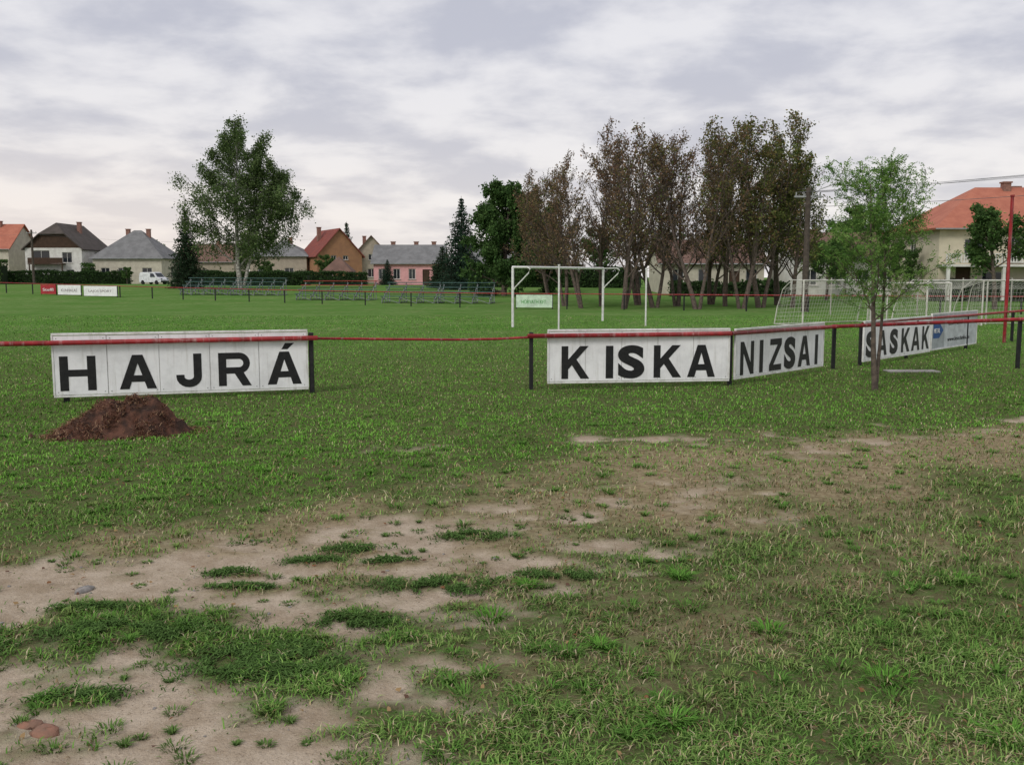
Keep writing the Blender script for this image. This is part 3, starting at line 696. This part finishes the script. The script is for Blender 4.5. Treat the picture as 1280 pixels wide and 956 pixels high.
# ------------------------------------------------------------------ TREES
class Tree:
    def __init__(s, seed): s.r = random.Random(seed); s.mb = MB(); s.anch = []
    def rv(s):
        while 1:
            v = Vector((s.r.uniform(-1, 1), s.r.uniform(-1, 1), s.r.uniform(-1, 1)))
            if .05 < v.length < 1: return v.normalized()
    def grow(s, p, d, L, r, lv, P):
        n = P['segs'][lv]; pts = [p.copy()]; rsz = [r]; d = d.normalized()
        tp = P.get('taper', .75) if lv == 0 else .8
        for i in range(n):
            d = (d+s.rv()*P['wob'][lv]+Vector((0, 0, P['up'][lv]))).normalized()
            p = p+d*(L/n); pts.append(p.copy()); rsz.append(max(r*(1-tp*(i+1)/n), P['rmin']))
        s.mb.tube(pts, rsz, P['sides'][lv], cap=False)
        last = lv == len(P['kids'])
        if lv >= P['leaflv']:
            for q in range(1, len(pts)): s.anch.append((pts[q], (pts[q]-pts[q-1]).normalized()))
        if last: return
        k = P['kids'][lv]; k = max(1, int(k*s.r.uniform(.8, 1.2)+.5))
        az = s.r.random()*6.28
        for j in range(k):
            t = P['start'][lv]+(1-P['start'][lv])*((j+s.r.random()*.8)/k); t = min(t, .99)
            q = t*n; i = int(q); fq = q-i; bp_ = pts[i].lerp(pts[i+1], fq); dd = (pts[i+1]-pts[i]).normalized()
            az += 2.4+s.r.uniform(-.5, .5)
            u = dd.orthogonal().normalized(); u = Matrix.Rotation(az, 3, dd) @ u
            an = P['ang'][lv]*s.r.uniform(.7, 1.25)
            cd = dd*math.cos(an)+u*math.sin(an)
            shape = P.get('shape', lambda t: 1-.55*t) if lv == 0 else (lambda t: 1-.5*t)
            cl_ = L*P['ratio'][lv]*shape(t)*s.r.uniform(.7, 1.2)
            s.grow(bp_, cd, cl_, max(rsz[i]*P['rr'][lv], P['rmin']), lv+1, P)
def leafquads(A, k, sig, size, cols, seed, clump=.35, dens=1.0, asp=.6, drop=0.):
    r = np.random.RandomState(seed)
    A = A[r.rand(len(A)) < dens]
    cc = np.array(cols)[r.randint(0, len(cols), len(A))]*(1-clump+2*clump*r.rand(len(A)))[:, None]
    P = np.repeat(A, k, 0)+r.randn(len(A)*k, 3)*sig; C = np.repeat(cc, k, 0)*(.75+.5*r.rand(len(A)*k))[:, None]
    P[:, 2] -= drop*r.rand(len(P))
    n = len(P); a = r.randn(n, 3); a /= np.linalg.norm(a, axis=1)[:, None]; b = r.randn(n, 3); b -= (b*a).sum(1)[:, None]*a; b /= np.linalg.norm(b, axis=1)[:, None]
    sz = (size*(.6+.8*r.rand(n)))[:, None]
    V = np.stack([P-a*sz*.5, P+b*sz*asp*.5, P+a*sz*.5, P-b*sz*asp*.5], 1).reshape(-1, 3)
    Q = np.arange(n*4).reshape(-1, 4); return V, Q, np.repeat(C, 4, 0)
def assemble(name, T, LQ, bark):
    tv = np.array([tuple(v) for v in T.mb.v]); tq = np.array(T.mb.f)
    Vs = [tv]; Qs = [tq]; Cs = [np.full((len(tv), 3), .1)]; o = len(tv); nt_ = len(tq)
    for (v, q, c) in LQ: Vs.append(v); Qs.append(q+o); Cs.append(c); o += len(v)
    Qa = np.concatenate(Qs); mi = np.ones(len(Qa), int); mi[:nt_] = 0
    sm = np.zeros(len(Qa), bool); sm[:nt_] = True
    return quadmesh(name, np.concatenate(Vs), Qa, [bark, M_leaf], mi=mi, col=np.concatenate(Cs), smooth=sm)
def place(name, me, x, y, s=1, rz=0, sz=None):
    o = bpy.data.objects.new(name, me); o.location = (x, y, G(x, y)-.05); o.scale = (s, s, sz or s); o.rotation_euler = (0, 0, rz); return link(o)

M_barkg = mat('bark_brown', (.15, .115, .095), .9, (.08, .062, .052), 8)
def grove_mesh(seed, Ht, cols, dens, k, size, stems=3):
    T = Tree(seed)
    P = dict(segs=[9, 6, 4, 3], wob=[.09, .16, .25, .3], up=[.08, .12, .1, .06], sides=[7, 5, 3, 3], rmin=.011, leaflv=2,
             kids=[18, 8, 5], start=[.18, .18, .15], ang=[.8, .62, .6], ratio=[.37, .45, .5], rr=[.45, .5, .6], taper=.9, shape=lambda t: 1.1-.6*t)
    for i in range(stems):
        a = i*2.1+T.r.random()
        T.grow(Vector((math.cos(a)*.15, math.sin(a)*.15, 0)), Vector((math.cos(a)*.22, math.sin(a)*.22, 1)), Ht*T.r.uniform(.75, 1.0) if i else Ht*.92, .17 if i == 0 else .13, 0, P)
    A = np.array([tuple(a[0]) for a in T.anch])
    A = A[A[:, 2] > 1.6]
    cl_ = fbm(A[:, 0]*1.3+seed, A[:, 2]*1.3+A[:, 1], 3); A = A[cl_ > .5-.4*(dens-.3)]
    return assemble('grove_tree', T, [leafquads(A, k, .15, size, cols, seed, dens=dens)], M_barkg)
brown = [(.21, .125, .08), (.17, .105, .07), (.25, .17, .1), (.16, .125, .075), (.17, .155, .065)]
mixd = [(.13, .155, .05), (.2, .175, .065), (.12, .145, .05), (.2, .135, .07)]
greenb = [(.13, .165, .05), (.11, .145, .045), (.19, .19, .065)]
GA = grove_mesh(11, 10.5, brown, .58, 2, .15, 2); GB = grove_mesh(12, 10.5, brown, .45, 2, .14, 2); GC = grove_mesh(13, 10.5, mixd, .6, 3, .15, 2); GD = grove_mesh(14, 10.5, greenb, .7, 3, .16, 2); GE = grove_mesh(15, 10.5, brown+mixd, .52, 2, .15, 2)
for (u, Y, top, me_, rz) in [(688, 70, 224, GA, 1.5), (706, 66, 213, GE, 0), (728, 62, 205, GA, 2), (752, 66, 188, GB, 1), (778, 61, 168, GE, 4), (798, 68, 165, GA, 1), (818, 63, 172, GB, 3),
                             (846, 66, 180, GA, .5), (872, 60, 172, GB, 2.2), (888, 69, 185, GE, 2.9), (906, 66, 180, GC, 1.2), (926, 61, 174, GC, 0), (950, 63, 156, GC, 3.3), (972, 68, 176, GD, 2), (988, 64, 194, GD, 5)]:
    hh = (346-top)*Y/1180+2.05-G(0, Y); s = hh/10.9
    place('grove_tree', me_, (u-640)/1180*Y, Y, s*1.0, rz, s)

# birch
T = Tree(21)
P = dict(segs=[10, 7, 5, 4], wob=[.07, .16, .25, .25], up=[.08, .05, -.05, -.25], sides=[8, 5, 3, 3], rmin=.012, leaflv=2, kids=[26, 8, 5], start=[.14, .2, .15], ang=[.95, .6, .6],
         ratio=[.40, .42, .5], rr=[.4, .5, .5], taper=.92, shape=lambda t: .85+.42*math.sin(min(1, t*1.2)*math.pi)-.25*t)
T.grow(Vector((0, 0, 0)), Vector((-.03, 0, 1)), 14.3, .28, 0, P); T.grow(Vector((.3, 0, .3)), Vector((.34, 0, 1)), 11.5, .2, 0, P)
A = np.array([tuple(a[0]) for a in T.anch]); A = A[A[:, 2] > 1.5]
ME = assemble('birch_tree', T, [leafquads(A, 6, .24, .2, [(.12, .175, .065), (.1, .15, .055), (.16, .22, .085), (.08, .125, .047)], 5, drop=.5)], M_birch)
place('birch_tree', ME, -28.6, 100, 1.02, .6)
def round_mesh(seed, Ht, cols, trunk=.2, spread=1.0, k=7, size=.2, start=.22, kids=(18, 8, 5), ang=1.0, shp=None):
    T = Tree(seed)
    P = dict(segs=[8, 6, 4, 3], wob=[.08, .18, .25, .3], up=[.08, .05, .03, 0], sides=[8, 5, 3, 3], rmin=.012, leaflv=2, kids=list(kids), start=[start, .2, .15], ang=[ang, .65, .65],
             ratio=[.42*spread, .45, .5], rr=[.45, .5, .5], taper=.85, shape=shp or (lambda t: .75+.45*math.sin(min(1, t*1.1)*math.pi)-.2*t))
    T.grow(Vector((0, 0, 0)), Vector((0, 0, 1)), Ht*.86, trunk, 0, P)
    A = np.array([tuple(a[0]) for a in T.anch])
    return assemble('broadleaf_tree', T, [leafquads(A, k, .2*Ht/10, size, cols, seed)], M_bark)
dk = [(.055, .11, .035), (.07, .13, .04), (.09, .16, .05)]; md = [(.08, .15, .045), (.11, .19, .055), (.065, .12, .04)]
R1 = round_mesh(35, 10, dk, .3, 1.0, 6, .28, .04, (34, 8, 5), 1.25, lambda t: 1.05-.35*t)
R2 = round_mesh(32, 5, md, .14, 1.05, 5, .16, .35, (14, 7, 4)); R3 = round_mesh(33, 8, md, .2, 1, 5, .28, .2, (14, 7, 4))
place('broadleaf_tree', R1, -.7, 84, .88, 0, 1.0); place('broadleaf_tree', R1, 3.2, 92, .7, 2, .85)
for (x, y, s, z) in [(25.2, 76, 1.0, 0), (26.6, 80, .95, 2), (31.5, 78, .95, 1), (30.6, 60, 1.3, 3), (29.5, 84, 1, 4)]: place('catalpa_tree', R2, x, y, s, z)
for (x, y, s, z) in [(36, 125, .95, 0), (44, 120, 1.3, 1), (56, 105, 1.2, 4), (-82, 175, .9, 3), (-68, 180, 1.05, 2), (-50, 178, .95, 1), (-22, 182, .9, 0), (12, 130, 1, 2), (22, 128, .9, 3), (28, 135, 1, 5), (-6, 175, .8, 1), (-60, 148, .35, 1), (-36, 140, .45, 2), (-29.3, 150, .6, 2), (40, 112, 1, 3)]:
    place('background_tree', R3, x, y, s, z)
def spruce_mesh(seed, Ht, W, cols):
    r = random.Random(seed); T = Tree(seed); T.mb.tube([(0, 0, 0), (0, 0, Ht*.5), (0, 0, Ht)], [.2, .11, .02], 7, cap=False)
    A = []; nl = int(Ht*3.4)
    for i in range(nl):
        t = i/nl; z = .4+t*(Ht-.5); L0 = W*(1-t)**.82*(.75+.4*r.random())+.12
        nb = max(4, int(11*(1-t)+4)); a0 = r.random()*6
        for j in range(nb):
            a = a0+6.283*j/nb+r.uniform(-.2, .2); L = L0*r.uniform(.7, 1.15)
            pts = [Vector((math.cos(a)*L*q, math.sin(a)*L*q, z+.05*L*q-.32*L*q*q+(.12*L*q**4))) for q in (0, .35, .7, 1)]
            T.mb.tube(pts, [.03, .02, .015, .008], 3, cap=False)
            m_ = max(3, int(L*7))
            for q in range(m_):
                f_ = .15+.85*(q+r.random())/m_; w = .22*L*(1-abs(f_-.5))*r.uniform(-1, 1)
                A.append((math.cos(a)*L*f_-math.sin(a)*w, math.sin(a)*L*f_+math.cos(a)*w, z+.05*L*f_-.32*L*f_*f_+.12*L*f_**4-abs(w)*.2))
    return assemble('spruce_tree', T, [leafquads(np.array(A), 4, .08, .26, cols, seed, clump=.3, asp=.4)], M_bark)
SP = [(.025, .05, .032), (.035, .065, .042), (.05, .09, .058)]
S1 = spruce_mesh(41, 9.6, 2.6, SP); S2 = spruce_mesh(42, 8.5, 2.0, [(.035, .06, .034), (.05, .085, .045)])
place('spruce_tree', S1, -5.3, 100, 1.0, 0, 1.01); place('spruce_tree', S2, -35.2, 103, 1.05, 0, 1.02); place('spruce_tree', S2, -30.8, 178, 1.2, 1, 1.35)
place('spruce_tree', S2, -7.6, 104, .9, 3, .55); place('spruce_tree', S1, -17.3, 132, .5, 2, .38)

# young tree in front (locust with feathery leaves)
T = Tree(52)
P = dict(segs=[9, 6, 5], wob=[.05, .14, .2], up=[.05, .09, .02], sides=[10, 6, 4], rmin=.004, leaflv=1, kids=[17, 6], start=[.33, .15], ang=[.95, .65],
         ratio=[.36, .5], rr=[.42, .55], taper=.85, shape=lambda t: 1.1-.55*t)
T.grow(Vector((0, 0, 0)), Vector((-.06, 0, 1)), 3.75, .055, 0, P); T.grow(Vector((.04, .05, .02)), Vector((.09, .05, 1)), 3.75, .036, 0, P)
r = T.r; Vl = []; Cl = []
for (p, d) in T.anch:
    if p.z < 1.15: continue
    for _ in range(2):
        base = Vector(p)+T.rv()*.04; dr_ = (d*.5+T.rv()+Vector((0, 0, .1))).normalized(); Lr = r.uniform(.12, .24)
        side = dr_.cross(T.rv()).normalized(); cc = r.choice([(.17, .3, .07), (.13, .25, .06), (.23, .36, .1), (.1, .2, .05)])
        nn = 6
        for q in range(nn):
            c_ = base+dr_*Lr*(q+1)/nn+Vector((0, 0, -.25*Lr*((q+1)/nn)**2))
            for sg in (-1, 1):
                ax = (side*sg+dr_*.45+T.rv()*.25).normalized(); wv = ax.cross(T.rv()).normalized()*.0095; l = r.uniform(.035, .055)
                Vl += [c_, c_+ax*l*.5+wv, c_+ax*l, c_+ax*l*.5-wv]; vv = r.uniform(.75, 1.25); Cl += [tuple(x*vv for x in cc)]*4
Vl = np.array([tuple(v) for v in Vl]); ME = assemble('young_tree', T, [(Vl, np.arange(len(Vl)).reshape(-1, 4), np.array(Cl))], M_bark)
place('young_locust_tree', ME, 6.62, 17.1, 1.0, .0)

# hedges
def hedge(name, x0, y0, x1, y1, h, th, cols, seed, cnt=260):
    r = np.random.RandomState(seed); L = math.hypot(x1-x0, y1-y0); n = int(L*cnt*h/1.6)
    t = r.rand(n); a = r.rand(n)*math.pi; hv = h*(.86+.25*vnoise(t*L*.7, t*0+seed))
    lx = np.cos(a)*th/2; lz = np.where(np.sin(a) > .6, 1, np.sin(a)/.6)*hv; lz = np.minimum(lz, hv); lz *= np.where(r.rand(n) < .5, r.rand(n), 1)
    dx, dy = (x1-x0)/L, (y1-y0)/L
    px = x0+dx*t*L-dy*lx; py = y0+dy*t*L+dx*lx
    A = np.stack([px, py, gz(px, py)+lz], -1)
    V, Q, C = leafquads(A, 2, .1, .26, cols, seed)
    root = empty(name)
    link(bpy.data.objects.new('foliage', quadmesh('foliage', V, Q, [M_leaf], col=C)), root)
    zc = G((x0+x1)/2, (y0+y1)/2)
    MB().box(((x0+x1)/2, (y0+y1)/2, zc+h*.4), (L, th*.6, h*.8), Matrix.Rotation(math.atan2(dy, dx), 3, 'Z')).obj('dark_core', M_darkfol, root)  # solid box, darker green than the leaves, filling the hedge behind them
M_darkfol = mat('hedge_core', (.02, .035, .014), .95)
hc = [(.04, .075, .026), (.055, .1, .034), (.033, .06, .024)]
hedge('hedge', -100, 150, -60.5, 150, 1.9, 2, hc, 1); hedge('hedge', -52, 150, -30, 150, 1.8, 2, hc, 2); hedge('hedge', -44, 128, -27, 126, 1.7, 2, hc, 3)
hedge('hedge', -27, 134, -20.5, 134, 1.6, 1.5, hc, 4); hedge('hedge', -9, 112, 14, 104, 2.2, 2.4, hc, 5); hedge('hedge', 14, 84, 24, 82, 1.2, 1.2, hc, 6); hedge('hedge', 33, 75, 60, 72, 1.5, 1.2, hc, 7)
hedge('shrub', -82, 148, -79, 148, 3.6, 3, md, 8); hedge('shrub', -68.5, 152, -67, 152, 3.2, 2.5, md, 9)

# ------------------------------------------------------------------ POLES, WIRES, MESH FENCE
def upole(name, x, y, hh, lamp=True):
    e = empty(name, (x, y, G(x, y))); MB().tube([(0, 0, -.2), (0, 0, hh)], [.2, .14], 10).obj('pole', M_wood, e)
    mb = MB().beam((-.8, 0, hh-.5), (.8, 0, hh-.5), .1)
    for s in (-.7, -.25, .25, .7): mb.tube([(s, 0, hh-.45), (s, 0, hh-.25)], .04, 6)
    mb.obj('crossarm_and_insulators', M_steel, e)
    if lamp:
        MB().tube([(0, 0, hh-.9), (.6, -.2, hh-.1), (1.3, -.4, hh+.15)], .03, 6).obj('lamp_arm', M_steel, e)
        MB().box((1.55, -.48, hh+.15), (.6, .22, .12), Matrix.Rotation(-.3, 3, 'Z')).obj('lamp_head', M_steel, e, bevel=.03)
    return e
upole('utility_pole', 17.3, 56, 7.2); upole('utility_pole', 46, 50, 9.6); upole('utility_pole', -73.5, 146, 8.3, False); upole('utility_pole', -100, 146, 8.3, False)
wr = empty('overhead_wires'); mb = MB()
def wire(a, b2, sag, r=.010):
    a = Vector(a); b2 = Vector(b2); pts = []
    for i in range(17):
        t = i/16; p = a.lerp(b2, t); p.z -= sag*4*t*(1-t); pts.append(p)
    mb.tube(pts, r, 5)
for s, dz in ((-.7, 0), (-.25, .35), (.25, -.1), (.7, .45)): wire((17.3+s, 56, 6.95), (46+s, 50, 9.1+dz), .2+.2*dz)
wire((17.3, 56, 6.1), (46, 50, 8.1), .35, .014); wire((-73.5, 146, 8.6), (-100, 146, 8.6), .5); wire((-73.5, 146, 8.6), (-30, 150, 8), .9)
mb.obj('wires', M_cable, wr)
MB().tube([(15.45, 29.6, -.1), (15.45, 29.6, 4.5)], .05, 10).tube([(15.45, 29.6, 4.5), (15.45, 29.6, 4.56)], .065, 10).obj('red_pole', M_red)
e = empty('wire_mesh_fence'); mb = MB()
fx = [(17.5, 52), (24, 50.5), (31, 49), (40, 47)]
for i in range(3):
    a, b2 = fx[i], fx[i+1]; L = math.hypot(b2[0]-a[0], b2[1]-a[1])
    net_grid('mesh', (*a, .05), (*b2, .05), (*b2, 1.9), (*a, 1.9), int(L/.2), 9, e, .006, 0, M_steel)
    for k in range(3):
        t = k/3; mb.tube([(a[0]+(b2[0]-a[0])*t, a[1]+(b2[1]-a[1])*t, 0), (a[0]+(b2[0]-a[0])*t, a[1]+(b2[1]-a[1])*t, 2.0)], .035, 8)
mb.obj('posts', M_conc, e)
e = empty('garden_wall'); MB().box((-48, 152.5, G(0, 150)+.5), (10, .2, 1.1)).obj('wall', w_cream, e)

# ------------------------------------------------------------------ SKY, SUN
wd = bpy.data.worlds.new('World'); scene.world = wd; wd.use_nodes = True; nt = wd.node_tree; nt.nodes.clear()
out = N(nt, 'ShaderNodeOutputWorld')
SE, SA = rad(38), rad(215)
sky = N(nt, 'ShaderNodeTexSky', sky_type='NISHITA'); sky.sun_disc = False; sky.sun_elevation = SE; sky.sun_rotation = SA
bg1 = N(nt, 'ShaderNodeBackground'); bg1.inputs[1].default_value = .1; nt.links.new(sky.outputs[0], bg1.inputs[0])
tc = N(nt, 'ShaderNodeTexCoord'); s = N(nt, 'ShaderNodeSeparateXYZ'); nt.links.new(tc.outputs['Generated'], s.inputs[0])
zz = N(nt, 'ShaderNodeMath', operation='MAXIMUM'); nt.links.new(s.outputs[2], zz.inputs[0]); zz.inputs[1].default_value = 0
za = N(nt, 'ShaderNodeMath', operation='ADD'); nt.links.new(zz.outputs[0], za.inputs[0]); za.inputs[1].default_value = .2
dx = N(nt, 'ShaderNodeMath', operation='DIVIDE'); nt.links.new(s.outputs[0], dx.inputs[0]); nt.links.new(za.outputs[0], dx.inputs[1])
dy = N(nt, 'ShaderNodeMath', operation='DIVIDE'); nt.links.new(s.outputs[1], dy.inputs[0]); nt.links.new(za.outputs[0], dy.inputs[1])
cb = N(nt, 'ShaderNodeCombineXYZ'); nt.links.new(dx.outputs[0], cb.inputs[0]); nt.links.new(dy.outputs[0], cb.inputs[1])
n1 = N(nt, 'ShaderNodeTexNoise'); n1.inputs['Scale'].default_value = 2.6; n1.inputs['Detail'].default_value = 6; n1.inputs['Roughness'].default_value = .54; n1.inputs['Distortion'].default_value = .15
nt.links.new(cb.outputs[0], n1.inputs['Vector'])
cf = ramp(nt, n1.outputs['Fac'], .36, .64)
hi = mixc(nt, cf, (.55, .56, .64), (.84, .83, .86))
lo = mixc(nt, cf, (.70, .67, .69), (.94, .89, .86))
zf = ramp(nt, s.outputs[2], .0, .26)
col = mixc(nt, zf, lo, hi)
wx = ramp(nt, s.outputs[0], .15, -.5)
wz = ramp(nt, s.outputs[2], .16, .0)
wm = N(nt, 'ShaderNodeMath', operation='MULTIPLY'); nt.links.new(wx, wm.inputs[0]); nt.links.new(wz, wm.inputs[1])
wm2 = N(nt, 'ShaderNodeMath', operation='MULTIPLY'); nt.links.new(wm.outputs[0], wm2.inputs[0]); wm2.inputs[1].default_value = .6
col = mixc(nt, wm2.outputs[0], col, (.98, .85, .76))
bg2 = N(nt, 'ShaderNodeBackground'); bg2.inputs[1].default_value = 1.0; nt.links.new(col, bg2.inputs[0])
ms = N(nt, 'ShaderNodeMixShader'); ms.inputs[0].default_value = .94
nt.links.new(bg1.outputs[0], ms.inputs[1]); nt.links.new(bg2.outputs[0], ms.inputs[2]); nt.links.new(ms.outputs[0], out.inputs[0])
L = bpy.data.lights.new('sun', 'SUN'); L.energy = 1.5; L.angle = rad(18); L.color = (1, .96, .9)
so = bpy.data.objects.new('sun', L); COL.objects.link(so)
dv = Vector((math.sin(SA)*math.cos(SE), math.cos(SA)*math.cos(SE), math.sin(SE)))
so.rotation_euler = dv.to_track_quat('Z', 'Y').to_euler(); so.location = dv*50

# ------------------------------------------------------------------ CAMERA
cam = bpy.data.cameras.new('camera'); co = bpy.data.objects.new('camera', cam); COL.objects.link(co)
co.location = (0, 0, 2.05); co.rotation_euler = (rad(90-6.38), 0, 0)
cam.sensor_width = 36; cam.lens = 33.19; cam.clip_end = 3000; cam.clip_start = .05
scene.camera = co
